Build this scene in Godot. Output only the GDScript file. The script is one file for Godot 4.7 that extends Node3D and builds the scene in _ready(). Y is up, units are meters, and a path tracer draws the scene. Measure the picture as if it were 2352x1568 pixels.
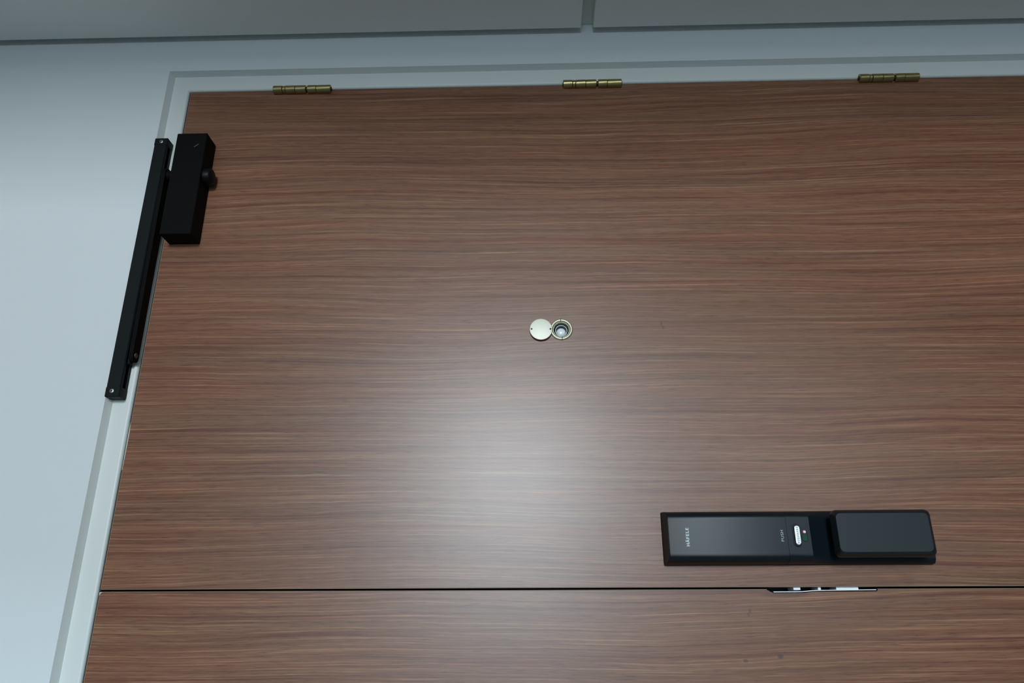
extends Node3D
# A wood-veneer entrance door seen close up with the camera held on its side: the photograph's left is up in the world, its top is to the right.
# x runs right along the door wall, y up, z out of the wall into the room. The front faces of the door leaves lie in z = 0.

const WHITE := Vector3(1, 1, 1)
var mats := {}
var taken := {}

# ---------------------------------------------------------------- helpers

func numbered(called: String) -> String:
	taken[called] = taken.get(called, -1) + 1
	return called if taken[called] == 0 else "%s_%03d" % [called, taken[called]]

func tag(o: Node3D, label: String, category: String, group := "", kind := "") -> Node3D:
	o.set_meta("label", label)
	if category: o.set_meta("category", category)
	if group: o.set_meta("group", group)
	if kind: o.set_meta("kind", kind)
	return o

func thing(called: String, at: Vector3, label: String, category: String, group := "", kind := "") -> Node3D:
	var o := Node3D.new()
	o.name = numbered(called)
	add_child(o)
	o.position = at
	tag(o, label, category, group, kind)
	return o

func begin() -> SurfaceTool:
	var st := SurfaceTool.new()
	st.begin(Mesh.PRIMITIVE_TRIANGLES)
	return st

func done(called: String, st: SurfaceTool, m: Material, parent: Node3D = null) -> MeshInstance3D:
	st.generate_normals()
	var o := MeshInstance3D.new()
	o.mesh = st.commit()
	o.material_override = m
	o.cast_shadow = GeometryInstance3D.SHADOW_CASTING_SETTING_ON
	if parent:
		o.name = called
		o.position = Vector3.ZERO if parent is MeshInstance3D else -parent.position
		parent.add_child(o, true)
	else:
		o.name = numbered(called)
		add_child(o)
	return o

# Every mesh is drawn in world coordinates and shifted back under its thing. The uv of a vertex is metres along the grain (downwards) and across it (leftwards).
var uv_of := func(p: Vector3) -> Vector2: return Vector2(-p.y, -p.x)

func tri(st: SurfaceTool, a: Vector3, b: Vector3, c: Vector3, out: Vector3) -> void:
	var list := [a, c, b] if (b - a).cross(c - a).dot(out) > 0.0 else [a, b, c]
	for p in list:
		st.set_uv(uv_of.call(p))
		st.add_vertex(p)

func quad(st: SurfaceTool, a: Vector3, b: Vector3, c: Vector3, d: Vector3, out: Vector3) -> void:
	tri(st, a, b, c, out)
	tri(st, a, c, d, out)

func poly(st: SurfaceTool, pts: Array, out: Vector3) -> void:
	for i in range(1, pts.size() - 1):
		tri(st, pts[0], pts[i], pts[i + 1], out)

func flat(st: SurfaceTool) -> void: st.set_smooth_group(-1)
func soft(st: SurfaceTool, g := 0) -> void: st.set_smooth_group(g)

# A box with chamfered edges.
func box(st: SurfaceTool, lo: Vector3, hi: Vector3, b := 0.0) -> void:
	flat(st)
	var c := (lo + hi) / 2
	var h := (hi - lo) / 2
	var ax := [Vector3.RIGHT, Vector3.UP, Vector3.BACK]
	for i in 3:
		for s in [-1.0, 1.0]:
			var n: Vector3 = ax[i] * s
			var u: Vector3 = ax[(i + 1) % 3] * (h[(i + 1) % 3] - b)
			var v: Vector3 = ax[(i + 2) % 3] * (h[(i + 2) % 3] - b)
			var o: Vector3 = c + n * h[i]
			quad(st, o + u + v, o + u - v, o - u - v, o - u + v, n)
	if b <= 0.0: return
	for i in 3:
		var j := (i + 1) % 3
		var k := (i + 2) % 3
		for s in [-1.0, 1.0]:
			for t in [-1.0, 1.0]:
				var e: Vector3 = ax[i] * (h[i] - b)
				var p: Vector3 = c + ax[j] * s * h[j] + ax[k] * t * (h[k] - b)
				var q: Vector3 = c + ax[j] * s * (h[j] - b) + ax[k] * t * h[k]
				quad(st, p + e, p - e, q - e, q + e, ax[j] * s + ax[k] * t)
	for s in [-1.0, 1.0]:
		for t in [-1.0, 1.0]:
			for r in [-1.0, 1.0]:
				var g := Vector3(s, t, r)
				tri(st, c + g * (h - Vector3(0, b, b)), c + g * (h - Vector3(b, 0, b)), c + g * (h - Vector3(b, b, 0)), g)

func middle(ring: Array) -> Vector3:
	var m := Vector3.ZERO
	for p in ring: m += p
	return m / ring.size()

# Rings of equally many points joined by a skin; inward turns its face to the inside.
func loft(st: SurfaceTool, rings: Array, inward := false, open := false) -> void:
	for i in rings.size() - 1:
		var a: Array = rings[i]
		var b: Array = rings[i + 1]
		var c := (middle(a) + middle(b)) / 2
		for j in a.size() - (1 if open else 0):
			var k := (j + 1) % a.size()
			var out: Vector3 = (a[j] + a[k] + b[j] + b[k]) / 4 - c
			# lean the outward guess away from the loft's axis where the rings lie in one plane
			var n: Vector3 = (a[k] - a[j]).cross(b[j] - a[j])
			if absf(n.normalized().dot(out.normalized())) < 0.05:
				out = (middle(b) - middle(a)) if middle(b).distance_to(middle(a)) > 1e-6 else Vector3.BACK
			quad(st, a[j], a[k], b[k], b[j], -out if inward else out)

func cap(st: SurfaceTool, ring: Array, out: Vector3) -> void:
	flat(st)
	var m := middle(ring)
	for j in ring.size():
		tri(st, m, ring[j], ring[(j + 1) % ring.size()], out)

func circle(c: Vector3, axis: int, r: float, n := 32) -> Array:
	var ring := []
	for i in n:
		var a := TAU * i / n
		var p := Vector3.ZERO
		p[(axis + 1) % 3] = cos(a) * r
		p[(axis + 2) % 3] = sin(a) * r
		ring.append(c + p)
	return ring

# A rounded rectangle facing z.
func rounded(cx: float, cy: float, hx: float, hy: float, r: float, z: float, n := 6) -> Array:
	var ring := []
	r = minf(r, minf(hx, hy) - 0.00001)
	for q in 4:
		var sx := 1.0 if q == 0 or q == 3 else -1.0
		var sy := 1.0 if q < 2 else -1.0
		for i in n + 1:
			var a := PI / 2 * (q + float(i) / n)
			ring.append(Vector3(cx + sx * (hx - r) + cos(a) * r, cy + sy * (hy - r) + sin(a) * r, z))
	return ring

# A solid of revolution round an axis: profile of (distance along, radius).
func lathe(st: SurfaceTool, c: Vector3, axis: int, profile: Array, n := 32) -> void:
	var dir := Vector3.ZERO
	dir[axis] = 1.0
	var area := 0.0
	for i in profile.size():
		area += profile[i].cross(profile[(i + 1) % profile.size()])
	var side := -1.0 if area > 0.0 else 1.0
	var group := 1
	for i in profile.size() - 1:
		var p: Vector2 = profile[i]
		var q: Vector2 = profile[i + 1]
		if i > 0 and absf((p - profile[i - 1]).angle_to(q - p)) > 0.75: group += 1
		soft(st, group)
		var a := circle(c + dir * p.x, axis, maxf(p.y, 1e-5), n)
		var b := circle(c + dir * q.x, axis, maxf(q.y, 1e-5), n)
		for j in n:
			var k := (j + 1) % n
			var ang := TAU * (j + 0.5) / n
			var radial := Vector3.ZERO
			radial[(axis + 1) % 3] = cos(ang)
			radial[(axis + 2) % 3] = sin(ang)
			quad(st, a[j], a[k], b[k], b[j], (radial * (q.x - p.x) - dir * (q.y - p.y)) * side)

# A straight prism: the polygon (x, y pairs turned into points by place) run from one end to the other.
func prism(st: SurfaceTool, at_start: Array, at_end: Array, rounded_sides := false) -> void:
	if rounded_sides: soft(st, 0)
	else: flat(st)
	loft(st, [at_start, at_end])
	cap(st, at_start, middle(at_start) - middle(at_end))
	cap(st, at_end, middle(at_end) - middle(at_start))

func mat(called: String, c: Color, rough := 0.6, metal := 0.0, spec := 0.5) -> StandardMaterial3D:
	var m := StandardMaterial3D.new()
	m.resource_name = called
	m.albedo_color = c.linear_to_srgb()
	m.roughness = rough
	m.metallic = metal
	m.metallic_specular = spec
	mats[called] = m
	return m

func stretched(seed_: int, freq: float, w: int, h: int, to_w: int, to_h: int, octaves := 3, kind := FastNoiseLite.TYPE_SIMPLEX_SMOOTH) -> PackedByteArray:
	var n := FastNoiseLite.new()
	n.seed = seed_
	n.noise_type = kind
	n.frequency = freq
	n.fractal_octaves = octaves
	n.fractal_type = FastNoiseLite.FRACTAL_FBM if octaves > 1 else FastNoiseLite.FRACTAL_NONE
	var im := n.get_image(w, h, false, false, false)
	im.resize(to_w, to_h, Image.INTERPOLATE_CUBIC)
	im.convert(Image.FORMAT_L8)
	return im.get_data()

# Straight-grained veneer: image x runs along the grain, image y across it. Returns [colour, relief].
func veneer(w: int, h: int, seed_: int, bends: Array, marks: Array) -> Array:
	var wide := stretched(seed_, 0.012, 40, h, w, h, 3)             # broad bands
	var streak := stretched(seed_ + 1, 0.050, 30, h, w, h, 3)       # red-brown streaks
	var line := stretched(seed_ + 2, 0.17, 26, h, w, h, 2)          # thin pale and dark lines
	var fibre := stretched(seed_ + 3, 0.30, 130, h, w, h, 2)        # short fibres
	var pore := stretched(seed_ + 4, 0.30, 150, h, w, h, 1)         # short dark pores
	var tone := stretched(seed_ + 5, 0.016, 30, h, w, h, 2)         # grey against red
	var sway := FastNoiseLite.new()
	sway.seed = seed_ + 6
	sway.frequency = 1.0
	sway.fractal_type = FastNoiseLite.FRACTAL_NONE
	var color := PackedByteArray()
	color.resize(w * h * 3)
	var relief := PackedByteArray()
	relief.resize(w * h)
	# how far the grain is pushed across at (x, y), on a coarse grid
	var gx := w / 16 + 2
	var gy := h / 32 + 2
	var push := PackedFloat32Array()
	push.resize(gx * gy)
	for j in gy:
		for i in gx:
			var px := i * 16.0
			var py := j * 32.0
			var d := sway.get_noise_2d(px / 1100.0, py / 800.0) * 20.0 + sway.get_noise_2d(px / 420.0 + 50.0, py / 200.0) * 5.0 + sway.get_noise_2d(px / 130.0 + 90.0, py / 40.0) * 1.8
			for b in bends:  # [x, y, half-length, half-width, push]
				d += b[4] * exp(-pow((px - b[0]) / b[2], 2.0) - pow((py - b[1]) / b[3], 2.0))
			push[j * gx + i] = d
	var at := 0
	for y in h:
		var fy := y / 32.0
		var j := int(fy)
		fy -= j
		var row := j * gx
		for x in w:
			var i := x >> 4
			var fx := (x & 15) / 16.0
			var k := row + i
			var d: float = lerpf(lerpf(push[k], push[k + 1], fx), lerpf(push[k + gx], push[k + gx + 1], fx), fy)
			var yy := clampf(absf(y + d), 0.0, h - 1.001)
			var y0 := int(yy)
			var f := yy - y0
			var a := y0 * w + x
			var b := a + w
			var sv := (streak[a] * (1.0 - f) + streak[b] * f - 128.0) * 0.0078
			var lv := (line[a] * (1.0 - f) + line[b] * f - 128.0) * 0.0078
			var fv := (fibre[a] * (1.0 - f) + fibre[b] * f - 128.0) * 0.0078
			var pv := (pore[a] - 128) * 0.0078
			var tv := (tone[a] - 128) * 0.0078
			var dark := maxf(0.0, -sv - 0.22)
			var pale := maxf(0.0, lv - 0.21)
			var p := maxf(0.0, pv - 0.50)
			var v := 1.0 + 0.06 * (wide[a] - 128) * 0.0078 + 0.10 * sv + 0.11 * fv - 0.26 * dark + 0.50 * pale + 0.11 * lv + 0.10 * minf(0.0, lv + 0.25) - 0.6 * p
			var red := 0.08 * tv + 0.36 * dark - 0.15 * pale - 0.06 * sv - 0.04 * lv - 0.10 * fv
			color[at * 3] = clampi(int(130.0 * v * (1.0 + 0.25 * red)), 0, 255)
			color[at * 3 + 1] = clampi(int(86.0 * v * (1.0 - 0.45 * red)), 0, 255)
			color[at * 3 + 2] = clampi(int(63.0 * v * (1.0 - 0.60 * red)), 0, 255)
			relief[at] = clampi(int(128.0 + 50.0 * lv + 70.0 * fv - 120.0 * p), 0, 255)
			at += 1
	for m in marks:  # wear with a shape of its own: [x, y, half-length, half-width, lean, r, g, b, strength]
		for y in range(maxi(0, int(m[1] - m[3] * 2.5 - absf(m[4]) * m[2])), mini(h, int(m[1] + m[3] * 2.5 + absf(m[4]) * m[2]) + 1)):
			for x in range(maxi(0, int(m[0] - m[2] * 2.0)), mini(w, int(m[0] + m[2] * 2.0) + 1)):
				var dx: float = (x - m[0]) / m[2]
				var dy: float = (y - m[1] - m[4] * (x - m[0])) / m[3]
				var s: float = m[8] * clampf(1.6 * (1.0 - dx * dx - dy * dy), 0.0, 1.0)
				if s <= 0.0: continue
				var o := (y * w + x) * 3
				for c in 3:
					color[o + c] = int(lerpf(color[o + c], m[5 + c], s))
	return [Image.create_from_data(w, h, false, Image.FORMAT_RGB8, color), Image.create_from_data(w, h, false, Image.FORMAT_L8, relief)]

func speckle(seed_: int, freq: float, bump: bool) -> NoiseTexture2D:
	var n := FastNoiseLite.new()
	n.seed = seed_
	n.frequency = freq
	n.fractal_octaves = 4
	var t := NoiseTexture2D.new()
	t.width = 512
	t.height = 512
	t.seamless = true
	t.noise = n
	t.as_normal_map = false
	return t

# ---------------------------------------------------------------- measures

const TOP := 2.0993        # top of the door leaves
const HINGE_X := 0.876     # hinge edge of the main leaf
const LOCK_X := 0.0395     # lock edge of the main leaf
const SIDE_X := 0.0368     # edge of the second leaf
const WALL_Z := 0.014      # face of the wall around the frame

func _ready() -> void:
	# camera: held on its side, turned to the right of the wall's normal
	var cam := Camera3D.new()
	cam.name = "camera"
	add_child(cam)
	cam.transform = Transform3D(Basis(Vector3(-0.00289, -0.99966, -0.02609), Vector3(0.93637, -0.01186, 0.35081), Vector3(-0.351, -0.02341, 0.93608)).orthonormalized(), Vector3(0, 1.504, 1.06))
	cam.fov = rad_to_deg(2.0 * atan(784.0 / 1700.0))
	cam.near = 0.02
	cam.current = true
	# daylight outside
	var we := WorldEnvironment.new()
	we.name = "environment"
	var env := Environment.new()
	var sky := Sky.new()
	var air := ProceduralSkyMaterial.new()
	air.sky_top_color = Color(0.62, 0.74, 0.88)
	air.sky_horizon_color = Color(0.80, 0.87, 0.93)
	air.ground_bottom_color = Color(0.42, 0.45, 0.46)
	air.ground_horizon_color = Color(0.70, 0.75, 0.78)
	sky.sky_material = air
	env.background_mode = Environment.BG_SKY
	env.sky = sky
	env.background_energy_multiplier = 0.6
	env.ambient_light_source = Environment.AMBIENT_SOURCE_DISABLED
	env.tonemap_mode = Environment.TONE_MAPPER_LINEAR
	env.tonemap_exposure = 1.12
	env.sdfgi_enabled = true
	env.ssao_enabled = true
	env.ssil_enabled = true
	we.environment = env
	add_child(we)
	# the light of the two windows: one far behind the camera, a wide one round the corner to the right
	daylight("window_light", Vector3(1.80, 1.75, 8.26), 0.0, Vector2(1.4, 1.5), Color(0.83, 0.94, 1.0), 44.0)
	daylight("side_window_light", Vector3(3.56, 1.35, 5.0), PI / 2, Vector2(2.0, 2.3), Color(0.50, 0.82, 1.0), 23.0)
	daylight("small_window_light", Vector3(0.20, 1.75, 8.26), 0.0, Vector2(0.7, 1.5), Color(0.66, 0.86, 1.0), 20.0)

	materials()
	room()
	frame()
	leaves()
	cabinet()
	closer()
	peephole()
	hinges()
	lock()
	latch()

func daylight(called: String, at: Vector3, turn: float, size: Vector2, color: Color, radiance: float) -> void:
	var l := AreaLight3D.new()
	l.name = called
	l.area_size = size
	l.light_color = color.linear_to_srgb()
	l.area_normalize_energy = true
	l.light_energy = radiance * size.x * size.y / PI
	l.shadow_enabled = true
	l.area_range = 20.0
	l.position = at
	l.rotation.y = turn
	add_child(l)

func materials() -> void:
	mat("wall_paint", Color(0.78, 0.79, 0.79), 0.75, 0.0, 0.4)
	mat("frame_paint", Color(0.77, 0.78, 0.74), 0.42)
	mat("cabinet_paint", Color(0.86, 0.85, 0.81), 0.5)
	mat("carcass", Color(0.66, 0.66, 0.60), 0.7)
	mat("floor", Color(0.08, 0.085, 0.09), 0.35)
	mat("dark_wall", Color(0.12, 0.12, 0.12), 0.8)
	mat("dark_core", Color(0.02, 0.015, 0.012), 0.9)
	mat("lipping", Color(0.30, 0.21, 0.145), 0.5)
	mat("bare_board", Color(0.75, 0.72, 0.62), 0.8)
	mat("closer_black", Color(0.005, 0.005, 0.005), 0.7, 0.0, 0.2)
	mat("rail_black", Color(0.006, 0.008, 0.009), 0.55, 0.0, 0.3)
	mat("rubber_black", Color(0.004, 0.004, 0.004), 0.45, 0.0, 0.3)
	mat("screw_steel", Color(0.45, 0.47, 0.47), 0.45, 1.0)
	mat("slot_black", Color(0.01, 0.01, 0.01), 0.6)
	mat("hinge_brass", Color(0.42, 0.34, 0.15), 0.34, 1.0)
	mat("hinge_dark", Color(0.06, 0.05, 0.025), 0.5, 0.6)
	mat("pale_brass", Color(0.70, 0.68, 0.58), 0.58, 0.85)
	mat("antique_brass", Color(0.64, 0.61, 0.45), 0.5, 0.85)
	mat("tube_black", Color(0.03, 0.04, 0.045), 0.3, 0.5)
	mat("tube_rim", Color(0.35, 0.40, 0.40), 0.25, 1.0)
	mat("lens", Color(0.90, 0.93, 0.96), 0.12, 0.0, 0.7)
	mat("lock_black", Color(0.006, 0.011, 0.016), 0.38, 0.0, 0.4)
	mat("lock_base", Color(0.018, 0.014, 0.012), 0.55, 0.0, 0.4)
	mat("handle_black", Color(0.006, 0.013, 0.018), 0.42, 0.0, 0.45)
	mat("print", Color(0.72, 0.80, 0.82), 0.5)
	mat("print_grey", Color(0.55, 0.63, 0.68), 0.5)
	mat("chrome", Color(0.62, 0.64, 0.66), 0.3, 1.0)
	mat("green", Color(0.003, 0.075, 0.040), 0.4, 0.0, 0.3)
	mat("red", Color(0.45, 0.02, 0.04), 0.4)
	mat("white_dot", Color(0.92, 0.92, 0.92), 0.3)
	mat("nickel", Color(0.80, 0.82, 0.83), 0.4, 1.0)
	mat("bright_steel", Color(0.86, 0.88, 0.90), 0.5, 0.6)
	# the veneer, two sheets: bends and marks stand in pixels of the sheet (1365 to the metre along, 2448 across)
	var bends := [[1150.0, 900.0, 700.0, 500.0, -16.0]]
	var marks := [[1077.0, 1106.0, 2.4, 13.0, 0.0, 84, 46, 38, 0.6], [1080.0, 1122.0, 2.4, 9.0, 0.0, 84, 46, 38, 0.6]]
	var sheet := veneer(2048, 2048, 11, bends, marks)
	wood("veneer", sheet, 2048.0 / 1350.0, 0.8365)
	var marks2 := [[1261.0, 16.0, 50.0, 11.0, 0.0, 98, 61, 49, 0.7], [1195.0, 66.0, 3.0, 8.0, 0.0, 84, 54, 44, 0.6], [1192.0, 78.0, 2.5, 7.0, 0.0, 84, 54, 44, 0.5], [1240.0, 204.0, 6.0, 9.0, 0.0, 70, 58, 54, 0.6], [1178.0, 217.0, 5.0, 6.0, 0.0, 80, 52, 42, 0.6]]
	wood("veneer_second", veneer(2048, 512, 47, [], marks2), 2048.0 / 1350.0, 0.209125)

func wood(called: String, sheet: Array, along: float, across: float) -> void:
	var m := mat(called, Color.WHITE, 0.33, 0.0, 0.53)
	m.albedo_color = Color.WHITE
	m.albedo_texture = ImageTexture.create_from_image(sheet[0])
	m.heightmap_enabled = true
	m.heightmap_texture = ImageTexture.create_from_image(sheet[1])
	m.heightmap_scale = 0.0012
	m.texture_repeat = true
	m.set_meta("size", Vector2(along, across))

# ---------------------------------------------------------------- the room

func wall_with_hole(called: String, label: String, lo: Vector3, hi: Vector3, hole_lo: Vector3, hole_hi: Vector3, run: int, m: Material) -> void:
	var st := begin()
	var parts := []
	parts.append([lo, Vector3(hi.x, hole_lo.y, hi.z)])
	parts.append([Vector3(lo.x, hole_hi.y, lo.z), hi])
	var l1 := Vector3(lo.x, hole_lo.y, lo.z)
	var h1 := Vector3(hi.x, hole_hi.y, hi.z)
	var h2 := h1
	h2[run] = hole_lo[run]
	var l2 := l1
	l2[run] = hole_hi[run]
	parts.append([l1, h2])
	parts.append([l2, h1])
	for p in parts: box(st, p[0], p[1])
	tag(done(called, st, m), label, "wall", "", "structure")

func window(called: String, label: String, c: Vector3, w: float, h: float, run: int) -> void:
	var t := thing(called, c - Vector3(0, h / 2, 0), label, "window", "", "structure")
	var side := Vector3.ZERO
	side[run] = 1.0
	var thin := Vector3(0.03, 0, 0.03) - side * 0.03
	for k in 4:
		var st := begin()
		var lo := c
		var hi := c
		if k < 2:
			var s := -1.0 if k == 0 else 1.0
			lo += side * (s * w / 2 - 0.025) - Vector3(0, h / 2 + 0.02, 0) - thin
			hi += side * (s * w / 2 + 0.025) + Vector3(0, h / 2 + 0.02, 0) + thin
		else:
			var s := -1.0 if k == 2 else 1.0
			lo += -side * (w / 2 - 0.025) + Vector3(0, s * h / 2 - 0.025, 0) - thin
			hi += side * (w / 2 - 0.025) + Vector3(0, s * h / 2 + 0.025, 0) + thin
		box(st, lo, hi, 0.004)
		done("window_frame", st, mats.frame_paint, t)
	var glass := begin()
	var e := side * (w / 2 - 0.02) + Vector3(0, h / 2 - 0.02, 0) + thin * 0.08
	box(glass, c - e, c + e)
	var gm := StandardMaterial3D.new()
	gm.resource_name = "window_glass"
	gm.transparency = BaseMaterial3D.TRANSPARENCY_ALPHA
	gm.albedo_color = Color(0.95, 0.98, 1.0, 0.06)
	gm.roughness = 0.02
	done("pane", glass, gm, t)

func room() -> void:
	var st := begin()
	box(st, Vector3(-1.5, -0.1, -0.12), Vector3(3.75, 0.0, 8.45))
	tag(done("floor", st, mats.floor), "dark floor of the entrance hall below the door", "floor", "", "structure")
	st = begin()
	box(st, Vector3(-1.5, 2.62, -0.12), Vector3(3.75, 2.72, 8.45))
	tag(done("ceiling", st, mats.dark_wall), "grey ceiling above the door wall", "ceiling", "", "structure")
	# door wall: lintel above the opening and the strips beside it, the opening's edges splayed down to the frame
	st = begin()
	flat(st)
	var x0 := -0.405
	var x1 := 0.9118
	var yt := 2.1365
	box(st, Vector3(-1.5, 0, -0.12), Vector3(x0 - 0.006, 2.62, WALL_Z))
	box(st, Vector3(x1, 0, -0.12), Vector3(3.75, 2.62, WALL_Z))
	box(st, Vector3(x0 - 0.006, yt, -0.12), Vector3(x1, 2.62, WALL_Z))
	tag(done("wall_front", st, mats.wall_paint), "white painted wall above and beside the wood door", "wall", "", "structure")
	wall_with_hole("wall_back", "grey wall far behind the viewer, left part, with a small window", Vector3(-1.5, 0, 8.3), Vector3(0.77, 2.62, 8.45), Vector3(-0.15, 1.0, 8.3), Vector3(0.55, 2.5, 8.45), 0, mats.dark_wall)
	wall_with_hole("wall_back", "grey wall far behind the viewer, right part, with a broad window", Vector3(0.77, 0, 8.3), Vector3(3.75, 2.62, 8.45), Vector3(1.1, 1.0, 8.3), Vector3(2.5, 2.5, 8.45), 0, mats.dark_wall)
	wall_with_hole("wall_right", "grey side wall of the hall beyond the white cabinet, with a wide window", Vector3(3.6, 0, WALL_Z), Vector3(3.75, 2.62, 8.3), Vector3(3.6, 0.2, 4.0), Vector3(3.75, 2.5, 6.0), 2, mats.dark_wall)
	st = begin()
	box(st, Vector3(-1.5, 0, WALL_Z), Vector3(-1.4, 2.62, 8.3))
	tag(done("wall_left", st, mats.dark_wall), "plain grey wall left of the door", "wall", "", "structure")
	window("window_1", "broad window in the wall far behind the viewer", Vector3(1.80, 1.75, 8.38), 1.4, 1.5, 0)
	window("window_2", "wide window in the side wall of the hall", Vector3(3.68, 1.35, 5.0), 2.0, 2.3, 2)
	window("window_3", "small window in the wall far behind the viewer", Vector3(0.20, 1.75, 8.38), 0.7, 1.5, 0)

# White door frame: head and two jambs of one section, mitred.
func frame() -> void:
	var t := thing("trim_1", Vector3(0.24, 0, 0), "white painted frame around the wood door, stepped back from the wall", "door frame", "", "structure")
	# section: [distance outwards from the opening's inner edge, z], inner arris rounded
	var sect := []
	var top_sect := [Vector2(0, -0.11), Vector2(0, -0.0035)]
	for i in 7:
		var a := PI - PI / 2 * i / 6.0
		top_sect.append(Vector2(0.0045 + cos(a) * 0.0045, -0.0025 + sin(a) * 0.0045))
	var jamb := top_sect.duplicate()
	top_sect.append_array([Vector2(0.0290, 0.002), Vector2(0.0347, WALL_Z), Vector2(0.0347, -0.11)])
	jamb.append_array([Vector2(0.0306, 0.002), Vector2(0.0342, WALL_Z), Vector2(0.0342, -0.11)])
	var xi := 0.8775
	var xl := -0.3705
	var yi := 2.1018
	var corner_r := []
	var corner_l := []
	var foot_r := []
	var foot_l := []
	for k in top_sect.size():
		corner_r.append(Vector3(xi + jamb[k].x, yi + top_sect[k].x, top_sect[k].y))
		corner_l.append(Vector3(xl - jamb[k].x, yi + top_sect[k].x, top_sect[k].y))
		foot_r.append(Vector3(xi + jamb[k].x, 0, jamb[k].y))
		foot_l.append(Vector3(xl - jamb[k].x, 0, jamb[k].y))
	for run in [["head", corner_l, corner_r], ["jamb", foot_r, corner_r], ["jamb", foot_l, corner_l]]:
		var st := begin()
		var a: Array = run[1]
		var b: Array = run[2]
		var ma := (middle(a) + middle(b)) / 2
		for k in a.size():
			var n := (k + 1) % a.size()
			if k >= 1 and k <= 8: soft(st, 0)
			else: flat(st)
			var d: Vector3 = (b[k] - a[k]).cross(a[n] - a[k])
			var mid: Vector3 = (a[k] + a[n] + b[k] + b[n]) / 4 - ma
			# the bevel up to the wall faces the opening, the rest faces away from the section's middle
			var out := mid
			if k == 9: out = Vector3(0, -1, 0.1) if run[0] == "head" else Vector3(-1 if a[0].x > 0 else 1, 0, 0.1)
			if k == 8: out = Vector3.BACK
			if d.length() > 1e-12: quad(st, a[k], a[n], b[n], b[k], out)
		done(run[0], st, mats.frame_paint, t)
	# door stop behind the leaves
	var stop := begin()
	box(stop, Vector3(xl - 0.001, 2.075, -0.095), Vector3(xi + 0.001, 2.11, -0.062), 0.002)
	done("door_stop", stop, mats.frame_paint, t)
	var stop2 := begin()
	box(stop2, Vector3(xi - 0.025, 0, -0.095), Vector3(xi + 0.004, 2.075, -0.062), 0.002)
	done("door_stop", stop2, mats.frame_paint, t)
	# dark seal let into the gap round the leaves
	var seal := begin()
	box(seal, Vector3(xl + 0.001, TOP + 0.0003, -0.030), Vector3(xi, yi - 0.0001, -0.0030), 0.0002)
	done("seal", seal, mats.dark_core, t)
	seal = begin()
	box(seal, Vector3(HINGE_X + 0.0002, 0.01, -0.030), Vector3(xi - 0.0001, TOP, -0.0360 + 0.0330), 0.0002)
	done("seal", seal, mats.dark_core, t)

# A leaf's front face, with uv scaled to its sheet.
func leaf_uv(x_right: float, size: Vector2) -> void:
	uv_of = func(p: Vector3) -> Vector2: return Vector2((TOP - p.y) / size.x, (x_right - p.x) / size.y)

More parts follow.
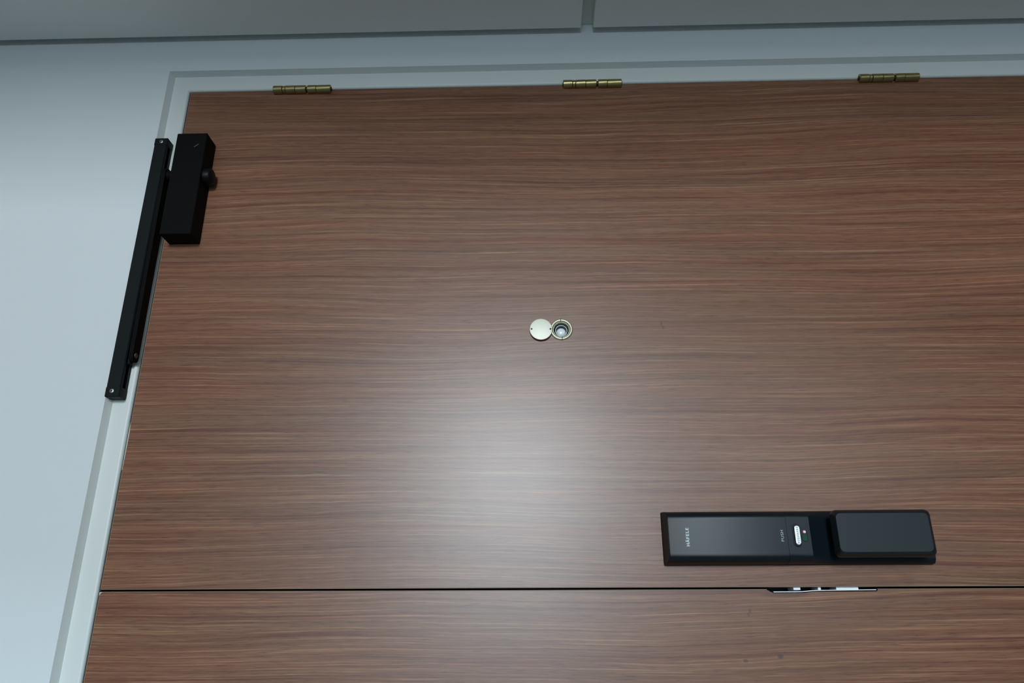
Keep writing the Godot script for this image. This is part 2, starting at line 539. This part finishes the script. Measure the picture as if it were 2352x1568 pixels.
func leaves() -> void:
	# main leaf: a panel with a bored hole for the door viewer, lipped edges
	var t := thing("door_1", Vector3((HINGE_X + LOCK_X) / 2, 0, 0), "wide brown wood-veneer door leaf carrying the black lock, viewer and closer", "door", "", "structure")
	var vm: StandardMaterial3D = mats.veneer
	leaf_uv(HINGE_X, vm.get_meta("size"))
	var st := begin()
	flat(st)
	var lip := 0.0009
	var l := LOCK_X + lip
	var r := HINGE_X
	var b := 0.006
	var u := TOP - lip
	var hc := Vector2(0.416, 1.4546)
	var hh := 0.02
	var xs := [l, hc.x - hh, hc.x + hh, r]
	var ys := [b, hc.y - hh, hc.y + hh, u]
	for i in 3:
		for j in 3:
			if i == 1 and j == 1: continue
			quad(st, Vector3(xs[i], ys[j], 0), Vector3(xs[i + 1], ys[j], 0), Vector3(xs[i + 1], ys[j + 1], 0), Vector3(xs[i], ys[j + 1], 0), Vector3.BACK)
	var n := 32
	for i in n:
		var ring := []
		for k in 2:
			var a := TAU * (i + k) / n
			var c := Vector2(cos(a), sin(a))
			var e := c / maxf(absf(c.x), absf(c.y)) * hh
			ring.append(Vector3(hc.x + c.x * 0.0135, hc.y + c.y * 0.0135, 0))
			ring.append(Vector3(hc.x + e.x, hc.y + e.y, 0))
		quad(st, ring[0], ring[1], ring[3], ring[2], Vector3.BACK)
	var bore := [circle(Vector3(hc.x, hc.y, 0), 2, 0.0135, n), circle(Vector3(hc.x, hc.y, -0.045), 2, 0.0135, n)]
	loft(st, bore, true)
	var bk := -0.045
	quad(st, Vector3(l, b, bk), Vector3(r, b, bk), Vector3(r, u, bk), Vector3(l, u, bk), Vector3.FORWARD)
	quad(st, Vector3(l, b, 0), Vector3(r, b, 0), Vector3(r, b, bk), Vector3(l, b, bk), Vector3.DOWN)
	quad(st, Vector3(r, b, 0), Vector3(r, u, 0), Vector3(r, u, bk), Vector3(r, b, bk), Vector3.RIGHT)
	done("veneer_panel", st, vm, t)
	st = begin()
	box(st, Vector3(l - lip, b, bk), Vector3(l, u, -0.0001), 0.0002)
	done("edge_band", st, mats.lipping, t)
	st = begin()
	box(st, Vector3(l - lip, u, bk), Vector3(r, u + lip, -0.0001), 0.0002)
	done("edge_band", st, mats.lipping, t)
	st = begin()
	prism(st, [Vector3(0.205, u + lip - 0.0003, 0.0003), Vector3(0.232, u + lip - 0.0009, 0.0003), Vector3(0.262, u + lip - 0.0012, 0.0003), Vector3(0.276, u + lip + 0.0001, 0.0003), Vector3(0.205, u + lip + 0.0001, 0.0003)], [Vector3(0.205, u + lip - 0.0003, -0.004), Vector3(0.232, u + lip - 0.0009, -0.004), Vector3(0.262, u + lip - 0.0012, -0.004), Vector3(0.276, u + lip + 0.0001, -0.004), Vector3(0.205, u + lip + 0.0001, -0.004)])
	tag(done("worn_edge", st, mats.bare_board, t), "pale worn strip along the top edge", "")

	# second leaf: its edge is notched for the strike plate
	t = thing("door_2", Vector3(-0.165, 0, 0), "narrow second wood-veneer door leaf beyond the dark gap, lock edge notched", "door", "", "structure")
	vm = mats.veneer_second
	leaf_uv(SIDE_X, vm.get_meta("size"))
	st = begin()
	flat(st)
	var e := SIDE_X - lip
	var xl := -0.368
	# rows of the front face: [bottom, top, right edge below, right edge above]
	var rows := [[b, 1.040, e, e], [1.040, 1.0415, e, 0.0334], [1.0415, 1.129, 0.0334, 0.0332], [1.129, 1.138, 0.0332, 0.0318], [1.138, 1.180, 0.0318, 0.0316], [1.180, 1.188, 0.0316, e], [1.188, u, e, e]]
	for q in rows:
		quad(st, Vector3(xl, q[0], 0), Vector3(q[2], q[0], 0), Vector3(q[3], q[1], 0), Vector3(xl, q[1], 0), Vector3.BACK)
		quad(st, Vector3(q[2], q[0], 0), Vector3(q[3], q[1], 0), Vector3(q[3], q[1], bk), Vector3(q[2], q[0], bk), Vector3.RIGHT)
	quad(st, Vector3(xl, b, bk), Vector3(0.0316, b, bk), Vector3(0.0316, u, bk), Vector3(xl, u, bk), Vector3.FORWARD)
	quad(st, Vector3(xl, b, 0), Vector3(e, b, 0), Vector3(e, b, bk), Vector3(xl, b, bk), Vector3.DOWN)
	quad(st, Vector3(xl, b, 0), Vector3(xl, u, 0), Vector3(xl, u, bk), Vector3(xl, b, bk), Vector3.LEFT)
	done("veneer_panel", st, vm, t)
	for q in [[b, 1.040], [1.188, u - 0.004]]:
		st = begin()
		box(st, Vector3(e, q[0], bk), Vector3(e + lip, q[1], -0.0001), 0.0002)
		done("edge_band", st, mats.lipping, t)
	st = begin()
	box(st, Vector3(xl, u, bk), Vector3(e - 0.003, u + lip, -0.0001), 0.0002)
	done("edge_band", st, mats.lipping, t)
	st = begin()
	prism(st, [Vector3(e - 0.0042, u + lip, 0.0003), Vector3(e + 0.0002, u + lip, 0.0003), Vector3(e + 0.0008, u - 0.0045, 0.0003), Vector3(e - 0.0006, u - 0.0012, 0.0003)], [Vector3(e - 0.0042, u + lip, -0.01), Vector3(e + 0.0002, u + lip, -0.01), Vector3(e + 0.0008, u - 0.0045, -0.01), Vector3(e - 0.0006, u - 0.0012, -0.01)])
	tag(done("chipped_corner", st, mats.bare_board, t), "pale chip where the veneer has come off", "")
	st = begin()
	box(st, Vector3(0.0, b, -0.060), Vector3(0.075, u - 0.002, -0.0465), 0.001)
	done("rebate_strip", st, mats.dark_core, t)
	uv_of = func(p: Vector3) -> Vector2: return Vector2(-p.y, -p.x)

func cabinet() -> void:
	var xf := 0.9765
	var z0 := 0.0272
	var z1 := 1.55
	var t := thing("tall_cabinet", Vector3(1.16, 0, 0.78), "tall white flat-fronted cabinet on the wall right of the hinges", "cabinet")
	var st := begin()
	box(st, Vector3(xf + 0.020, 0.0, WALL_Z + 0.0002), Vector3(1.36, 2.60, z1), 0.001)
	done("carcass", st, mats.carcass, t)
	for d in [[0.08, 1.3850], [1.4065, 2.585]]:
		st = begin()
		box(st, Vector3(xf, d[0], z0), Vector3(xf + 0.0195, d[1], z1), 0.0012)
		done("cabinet_door", st, mats.cabinet_paint, t)

# ---------------------------------------------------------------- things on the door

func screw_head(c: Vector3, r: float, parent: Node3D) -> void:
	var st := begin()
	lathe(st, c, 2, [Vector2(-0.002, r), Vector2(0.0002, r), Vector2(0.0007, r * 0.8), Vector2(0.0008, r * 0.5), Vector2(0.0008, 0)], 24)
	var head := done("screw", st, mats.screw_steel, parent)
	for k in 2:
		var s := begin()
		var w := Vector3(r * 0.62, r * 0.15, 0) if k == 0 else Vector3(r * 0.15, r * 0.62, 0)
		box(s, c - w + Vector3(0, 0, 0.0005), c + w + Vector3(0, 0, 0.00095))
		done("cross_slot", s, mats.slot_black, head)

func closer() -> void:
	# the body on the door
	var t := thing("door_closer", Vector3(0.668, 2.038, 0), "black box-shaped door closer with arm on the top of the wood door", "door closer")
	var st := begin()
	box(st, Vector3(0.573, 2.0385, 0.0), Vector3(0.763, 2.089, 0.036), 0.0008)
	done("body", st, mats.closer_black, t)
	st = begin()
	var c := Vector3(0.689, 0, 0.018)
	lathe(st, c, 1, [Vector2(2.0388, 0.0140), Vector2(2.0300, 0.0138), Vector2(2.0272, 0.0126), Vector2(2.0256, 0.0098), Vector2(2.0250, 0.0050), Vector2(2.0249, 0)], 32)
	done("spindle_cap", st, mats.rubber_black, t)
	st = begin()
	lathe(st, Vector3(0.692, 0, 0.018), 1, [Vector2(2.1095, 0), Vector2(2.1095, 0.0075), Vector2(2.1085, 0.0085), Vector2(2.0885, 0.0085)], 24)
	done("spindle", st, mats.closer_black, t)
	# arm: a flat bar from the spindle to the slider in the rail, wider at both ends
	st = begin()
	var lower := []
	var upper := []
	var plan := []
	for i in 13:
		var a := PI / 2 - PI * i / 12.0
		plan.append(Vector2(0.692 + cos(a) * 0.0120, 0.018 + sin(a) * 0.0110))
	for i in 13:
		var a := -PI / 2 - PI * i / 12.0
		plan.append(Vector2(0.374 + cos(a) * 0.0090, 0.0150 + sin(a) * 0.0090))
	for p in plan:
		lower.append(Vector3(p.x, 2.1015, p.y))
		upper.append(Vector3(p.x, 2.1075, p.y))
	prism(st, lower, upper)
	var arm := done("arm", st, mats.closer_black, t)
	st = begin()
	lathe(st, Vector3(0.376, 0, 0.0150), 1, [Vector2(2.1020, 0.0045), Vector2(2.1007, 0.0040), Vector2(2.1005, 0.0)], 20)
	done("pivot_screw", st, mat("dull_steel", Color(0.12, 0.12, 0.10), 0.5, 0.7), arm)
	# scratch-like moulded mark on the front
	st = begin()
	var m0 := Vector3(0.7385, 2.0535, 0.0361)
	var dirv := Vector3(0.0030, -0.0034, 0)
	var nn := Vector3(0.0004, 0.0004, 0)
	prism(st, [m0 - dirv - nn, m0 + dirv - nn, m0 + dirv + nn, m0 - dirv + nn], [m0 - dirv - nn + Vector3(0, 0, 0.0002), m0 + dirv - nn + Vector3(0, 0, 0.0002), m0 + dirv + nn + Vector3(0, 0, 0.0002), m0 - dirv + nn + Vector3(0, 0, 0.0002)])
	done("moulded_mark", st, mat("mark_grey", Color(0.10, 0.12, 0.11), 0.6), t)

	# the slide rail on the frame
	t = thing("closer_rail", Vector3(0.538, 2.112, 0.002), "long black slide rail of the closer screwed to the frame head", "rail")
	st = begin()
	var sec := [Vector2(2.112, 0.002), Vector2(2.1338, 0.002), Vector2(2.1338, 0.0205), Vector2(2.1325, 0.022), Vector2(2.1135, 0.022), Vector2(2.112, 0.0205), Vector2(2.112, 0.0165), Vector2(2.119, 0.0165), Vector2(2.119, 0.0085), Vector2(2.112, 0.0085)]
	flat(st)
	for k in sec.size():
		var p: Vector2 = sec[k]
		var q: Vector2 = sec[(k + 1) % sec.size()]
		var out := Vector3(0, (q.y - p.y), -(q.x - p.x))
		out = -out
		quad(st, Vector3(0.320, p.x, p.y), Vector3(0.320, q.x, q.y), Vector3(0.757, q.x, q.y), Vector3(0.757, p.x, p.y), -out)
	done("channel", st, mats.rail_black, t)
	for e in [[0.3095, 0.3255], [0.7505, 0.7650]]:
		st = begin()
		box(st, Vector3(e[0], 2.1115, 0.002), Vector3(e[1], 2.1341, 0.0224), 0.0012)
		done("end_cap", st, mats.rail_black, t)
	screw_head(Vector3(0.7575, 2.1222, 0.0224), 0.0031, t)
	screw_head(Vector3(0.3185, 2.1242, 0.0224), 0.0034, t)
	st = begin()
	box(st, Vector3(0.362, 2.1076, 0.0095), Vector3(0.388, 2.1185, 0.0158), 0.001)
	done("slider", st, mats.rubber_black, t)

func peephole() -> void:
	var c := Vector3(0.416, 1.4546, 0)
	var t := thing("door_viewer", Vector3(c.x, c.y - 0.0175, 0), "round brass door viewer with its cover disc swung up, mid door", "peephole")
	var st := begin()
	lathe(st, c, 2, [Vector2(-0.012, 0.0112), Vector2(-0.0022, 0.0114), Vector2(0.0010, 0.0126), Vector2(0.0022, 0.0137), Vector2(0.0026, 0.0150), Vector2(0.0022, 0.0167), Vector2(0.0012, 0.0174), Vector2(0.0003, 0.0175), Vector2(0.0003, 0.012)], 48)
	var ring := done("ring", st, mats.antique_brass, t)
	for s in [-1.0, 1.0]:
		st = begin()
		box(st, c + Vector3(s * 0.0150 - 0.0024, -0.0005 + s * 0.0008, 0.0008), c + Vector3(s * 0.0150 + 0.0024, 0.0005 + s * 0.0008, 0.0027))
		done("slot", st, mats.slot_black, ring)
	st = begin()
	lathe(st, c, 2, [Vector2(-0.014, 0.0), Vector2(-0.014, 0.0078), Vector2(-0.0058, 0.0082), Vector2(-0.0052, 0.0089), Vector2(-0.0056, 0.0095), Vector2(-0.014, 0.0118)], 40)
	done("tube", st, mats.tube_black, t)
	st = begin()
	lathe(st, c, 2, [Vector2(-0.0056, 0.0084), Vector2(-0.0048, 0.0087), Vector2(-0.0048, 0.0092), Vector2(-0.0056, 0.0095)], 40)
	done("tube_rim", st, mats.tube_rim, t)
	st = begin()
	lathe(st, c, 2, [Vector2(-0.0128, 0.0075), Vector2(-0.0112, 0.0066), Vector2(-0.0100, 0.0048), Vector2(-0.0094, 0.0024), Vector2(-0.0092, 0.0)], 32)
	done("lens", st, mats.lens, t)
	var k := Vector3(0.415, 1.486, 0)
	st = begin()
	lathe(st, k, 2, [Vector2(0.0033, 0.0), Vector2(0.0033, 0.0172), Vector2(0.0052, 0.0174), Vector2(0.0058, 0.0170), Vector2(0.0060, 0.0160), Vector2(0.0060, 0.0)], 56)
	var disc := done("cover_disc", st, mats.pale_brass, t)
	st = begin()
	lathe(st, k + Vector3(0.0004, 0.0143, 0), 2, [Vector2(0.0058, 0.0014), Vector2(0.0061, 0.0014), Vector2(0.0061, 0.0)], 16)
	done("hole", st, mats.slot_black, disc)
	st = begin()
	lathe(st, k + Vector3(0.0, -0.0145, 0), 2, [Vector2(0.0005, 0.0015), Vector2(0.0061, 0.0015), Vector2(0.0062, 0.0)], 16)
	done("pivot_pin", st, mats.slot_black, disc)

func hinges() -> void:
	var z := 0.0035
	var r := 0.0072
	var t := thing("hinge", Vector3(0.8752, 1.848, z), "brass butt hinge nearest the black door closer, uppermost of three", "hinge", "three brass door hinges")
	var y0 := 1.9495
	var length := 0.1015
	var cuts := [[0.0, 0.157], [0.160, 0.212], [0.216, 0.384], [0.387, 0.568], [0.598, 0.752], [0.755, 1.0]]
	for k in cuts.size():
		var a: float = y0 - cuts[k][0] * length
		var b: float = y0 - cuts[k][1] * length
		var rr := r * (0.93 if k == 1 else 1.0)
		var e := 0.0006
		var st := begin()
		lathe(st, Vector3(0.8752, 0, z), 1, [Vector2(a, 0), Vector2(a, rr - e), Vector2(a - e, rr), Vector2(b + e, rr), Vector2(b, rr - e), Vector2(b, 0)], 28)
		done("bearing_ring" if k == 1 else "knuckle", st, mats.hinge_brass, t)
	var pin := begin()
	lathe(pin, Vector3(0.8752, 0, z), 1, [Vector2(y0 + 0.0012, 0.0), Vector2(y0 + 0.0010, 0.0030), Vector2(y0, 0.0042), Vector2(y0 - length, 0.0042), Vector2(y0 - length - 0.0010, 0.0030), Vector2(y0 - length - 0.0012, 0)], 20)
	done("pin", pin, mats.hinge_dark, t)
	for s in [-1.0, 1.0]:
		var st := begin()
		var x: float = 0.87655 + s * 0.0004
		box(st, Vector3(x - 0.0003, y0 - length + 0.001, -0.032), Vector3(x + 0.0003, y0 - 0.001, z))
		done("leaf", st, mats.hinge_dark, t)
	for h in [[1.3380, "brass butt hinge halfway down, above the gap between the cabinet doors"], [0.8262, "brass butt hinge lowest of three, nearest the black lock's handle"]]:
		var o: Node3D = t.duplicate()
		o.name = numbered("hinge")
		add_child(o)
		o.position.y = h[0]
		o.set_meta("label", h[1])

# The lock's section across: an arch with a flat front.
func arch(cx: float, half: float, flat_half: float, h: float, y: float, draft: float) -> Array:
	var ring := [Vector3(cx - half, y, 0.0), Vector3(cx - half, y, 0.004)]
	var rise := h - 0.006
	for i in 9:
		var a := PI - PI / 2 * i / 8.0
		var x := cx - flat_half + cos(a) * (half - flat_half)
		var z := 0.006 + sin(a) * rise
		ring.append(Vector3(x, y - draft * z / h, z))
	ring.append(Vector3(cx - flat_half * 0.9, y - draft, h))
	ring.append(Vector3(cx + flat_half * 0.9, y - draft, h))
	for i in 9:
		var a := PI / 2 - PI / 2 * i / 8.0
		var x := cx + flat_half + cos(a) * (half - flat_half)
		var z := 0.006 + sin(a) * rise
		ring.append(Vector3(x, y - draft * z / h, z))
	ring.append(Vector3(cx + half, y, 0.004))
	ring.append(Vector3(cx + half, y, 0.0))
	return ring

func lettering(called: String, text: String, center: Vector3, width: float, height: float, m: Material, parent: Node3D, bold := true) -> void:
	var f := SystemFont.new()
	f.font_names = PackedStringArray(["Droid Sans"])
	f.font_weight = 700 if bold else 400
	var tm := TextMesh.new()
	tm.text = text
	tm.font = f
	tm.font_size = 64
	tm.pixel_size = 0.001
	tm.depth = 0.02
	tm.curve_step = 2.0
	var o := MeshInstance3D.new()
	o.name = called
	o.mesh = tm
	o.material_override = m
	var bb := tm.get_aabb()
	var s := Vector3(width / bb.size.x, height / bb.size.y, 0.0003 / bb.size.z)
	o.scale = s
	o.position = center - (bb.position + bb.size / 2) * s - parent.position
	parent.add_child(o, true)

func lock() -> void:
	var cx := 0.1033
	var t := thing("door_lock", Vector3(cx, 0.960, 0), "long black push-handle door lock with white lettering and chrome button", "door lock")
	var st := begin()
	var rb := []
	for z in [[0.0, 0.0358], [0.0035, 0.0358], [0.0045, 0.0350]]:
		rb.append(rounded(cx, 1.1420, z[1], 0.1818 + z[1] - 0.0358, 0.003, z[0], 4))
	soft(st)
	loft(st, rb)
	cap(st, rb[2], Vector3.BACK)
	done("base_plate", st, mats.lock_base, t)
	# body and battery cover
	st = begin()
	# below its crease the front sinks under the handle, to leave room for the fingers
	var rows := []
	for q in [[0.9615, 0.0130], [1.0900, 0.0130], [1.1120, 0.0185], [1.1290, 0.0284], [1.1298, 0.0288], [1.1606, 0.0288]]:
		rows.append(arch(cx, 0.0350, 0.0246, q[1], q[0], 0.0))
	for k in rows.size() - 1:
		soft(st, 1 if k == 4 else 0)
		loft(st, [rows[k], rows[k + 1]])
	cap(st, rows[0], Vector3.DOWN)
	cap(st, rows[-1], Vector3.UP)
	var a := []
	var b := []
	done("body", st, mats.lock_black, t)
	st = begin()
	a = arch(cx, 0.0351, 0.0248, 0.0300, 1.1613, 0.0)
	b = arch(cx, 0.0351, 0.0248, 0.0300, 1.3185, 0.0)
	var b2 := arch(cx, 0.0346, 0.0240, 0.0296, 1.3196, 0.0)
	soft(st)
	loft(st, [a, b, b2])
	cap(st, a, Vector3.DOWN)
	cap(st, b2, Vector3.UP)
	done("battery_cover", st, mats.lock_black, t)
	st = begin()
	a = arch(cx, 0.0353, 0.0250, 0.0290, 1.3196, 0.0)
	b = arch(cx, 0.0350, 0.0244, 0.0280, 1.3236, 0.0025)
	soft(st)
	loft(st, [a, b])
	cap(st, b, Vector3.UP)
	done("end_cap", st, mats.lock_base, t)
	# handle: a thick cap with rounded sides, standing on a post at its lower end
	st = begin()
	soft(st)
	var rings := []
	# [height, half-width, lower end]; the upper end stands upright
	for q in [[0.0380, 0.0292, 0.9790], [0.0390, 0.0303, 0.9772], [0.0450, 0.0305, 0.9768], [0.0510, 0.0290, 0.9785], [0.0550, 0.0268, 0.9815], [0.0568, 0.0255, 0.9835], [0.0576, 0.0250, 0.9842], [0.0578, 0.0246, 0.9848]]:
		var top := 1.1046 if q[0] < 0.0577 else 1.1040
		rings.append(rounded(cx + 0.0012, (top + q[2]) / 2, q[1], (top - q[2]) / 2, 0.0062, q[0], 6))
	loft(st, rings)
	cap(st, rings[0], Vector3.FORWARD)
	cap(st, rings[-1], Vector3.BACK)
	done("handle", st, mats.handle_black, t)
	st = begin()
	soft(st)
	var post := []
	for q in [[0.0100, 0.0285], [0.0300, 0.0270], [0.0386, 0.0280]]:
		post.append(rounded(cx + 0.0005, 1.0130, q[1], 0.036, 0.006, q[0], 5))
	loft(st, post)
	done("handle_post", st, mats.lock_black, t)
	# chrome privacy button in a black surround, ribbed along its middle
	st = begin()
	soft(st)
	var bx := 0.1040
	var by := 1.1483
	var bez := [rounded(bx, by, 0.0152, 0.0056, 0.0056, 0.0283, 8), rounded(bx, by, 0.0152, 0.0056, 0.0056, 0.0290, 8), rounded(bx, by, 0.0140, 0.0045, 0.0045, 0.0292, 8)]
	loft(st, bez)
	cap(st, bez[2], Vector3.BACK)
	done("button_surround", st, mats.slot_black, t)
	st = begin()
	soft(st)
	var pill := [rounded(bx, by, 0.0132, 0.0042, 0.0042, 0.0285, 8), rounded(bx, by, 0.0134, 0.0043, 0.0043, 0.0325, 8), rounded(bx, by, 0.0130, 0.0039, 0.0039, 0.0335, 8), rounded(bx, by, 0.0120, 0.0030, 0.0030, 0.0337, 8)]
	loft(st, pill)
	cap(st, pill[3], Vector3.BACK)
	var button := done("privacy_button", st, mats.chrome, t)
	for i in 9:
		st = begin()
		var x: float = bx - 0.0100 + i * 0.0025
		box(st, Vector3(x - 0.0005, by - 0.0013, 0.0334), Vector3(x + 0.0005, by + 0.0013, 0.0342), 0.0002)
		done("rib", st, mat("rib_grey", Color(0.25, 0.26, 0.28), 0.35, 1.0) if i == 0 else mats.rib_grey, button)
	# lock indicator: a dark window with a green and a red end
	st = begin()
	soft(st)
	var ix := 0.1037
	var iy := 1.1377
	var win := [rounded(ix, iy, 0.0082, 0.0038, 0.0038, 0.0284, 8), rounded(ix, iy, 0.0082, 0.0038, 0.0038, 0.0290, 8), rounded(ix, iy, 0.0076, 0.0032, 0.0032, 0.0290, 8)]
	loft(st, win)
	cap(st, win[2], Vector3.BACK)
	var indicator := done("indicator_window", st, mats.slot_black, t)
	st = begin()
	var gp := [rounded(ix - 0.0030, iy, 0.0041, 0.0029, 0.0028, 0.0289, 8), rounded(ix - 0.0030, iy, 0.0041, 0.0029, 0.0028, 0.0293, 8)]
	flat(st)
	loft(st, gp)
	cap(st, gp[1], Vector3.BACK)
	done("green_tab", st, mats.green, indicator)
	st = begin()
	lathe(st, Vector3(ix + 0.0052, iy + 0.0002, 0), 2, [Vector2(0.0289, 0.0024), Vector2(0.0292, 0.0024), Vector2(0.0292, 0)], 20)
	done("red_tab", st, mats.red, indicator)
	st = begin()
	lathe(st, Vector3(ix + 0.0048, iy - 0.0003, 0), 2, [Vector2(0.0291, 0.0019), Vector2(0.0297, 0.0016), Vector2(0.0299, 0.0008), Vector2(0.02995, 0.0)], 20)
	done("white_dot", st, mats.white_dot, indicator)
	lettering("lettering", "HÄFELE", Vector3(0.10255, 1.2950, 0.03005), 0.0240, 0.0052, mats.print, t)
	lettering("lettering", "PUSH", Vector3(0.10355, 1.1680, 0.03005), 0.0148, 0.0035, mats.print_grey, t, false)
	st = begin()
	box(st, Vector3(0.0966, 1.16445, 0.0299), Vector3(0.1104, 1.16495, 0.03008))
	done("underline", st, mats.slot_black, t)

func latch() -> void:
	# strike plate let into the second leaf's edge
	var t := thing("strike_plate", Vector3(0.034, 1.043, -0.02), "thin bright steel strike plate edge in the notched gap below the lock", "strike plate")
	var st := begin()
	var path := [Vector2(0.0327, 1.1795), Vector2(0.0328, 1.160), Vector2(0.0329, 1.142), Vector2(0.0333, 1.136), Vector2(0.0340, 1.130), Vector2(0.0344, 1.122), Vector2(0.0347, 1.085), Vector2(0.0350, 1.0426)]
	var rings := []
	for p in path:
		rings.append([Vector3(p.x, p.y, 0.0004), Vector3(p.x + 0.0009, p.y, 0.0004), Vector3(p.x + 0.0009, p.y, -0.040), Vector3(p.x, p.y, -0.040)])
	flat(st)
	loft(st, rings)
	cap(st, rings[0], Vector3.UP)
	cap(st, rings[-1], Vector3.DOWN)
	done("plate", st, mats.bright_steel, t)
	t = thing("mortise_lock", Vector3(0.040, 1.0629, -0.02), "three bright lock bolts bridging the dark gap between the two door leaves", "lock")
	for q in [[1.1406, 1.1506, "latch_bolt"], [1.1131, 1.1177, "trigger_bolt"], [1.0629, 1.0932, "dead_bolt"]]:
		st = begin()
		box(st, Vector3(0.0355, q[0], -0.030), Vector3(0.0420, q[1], -0.006), 0.0006)
		done(q[2], st, mats.bright_steel, t)
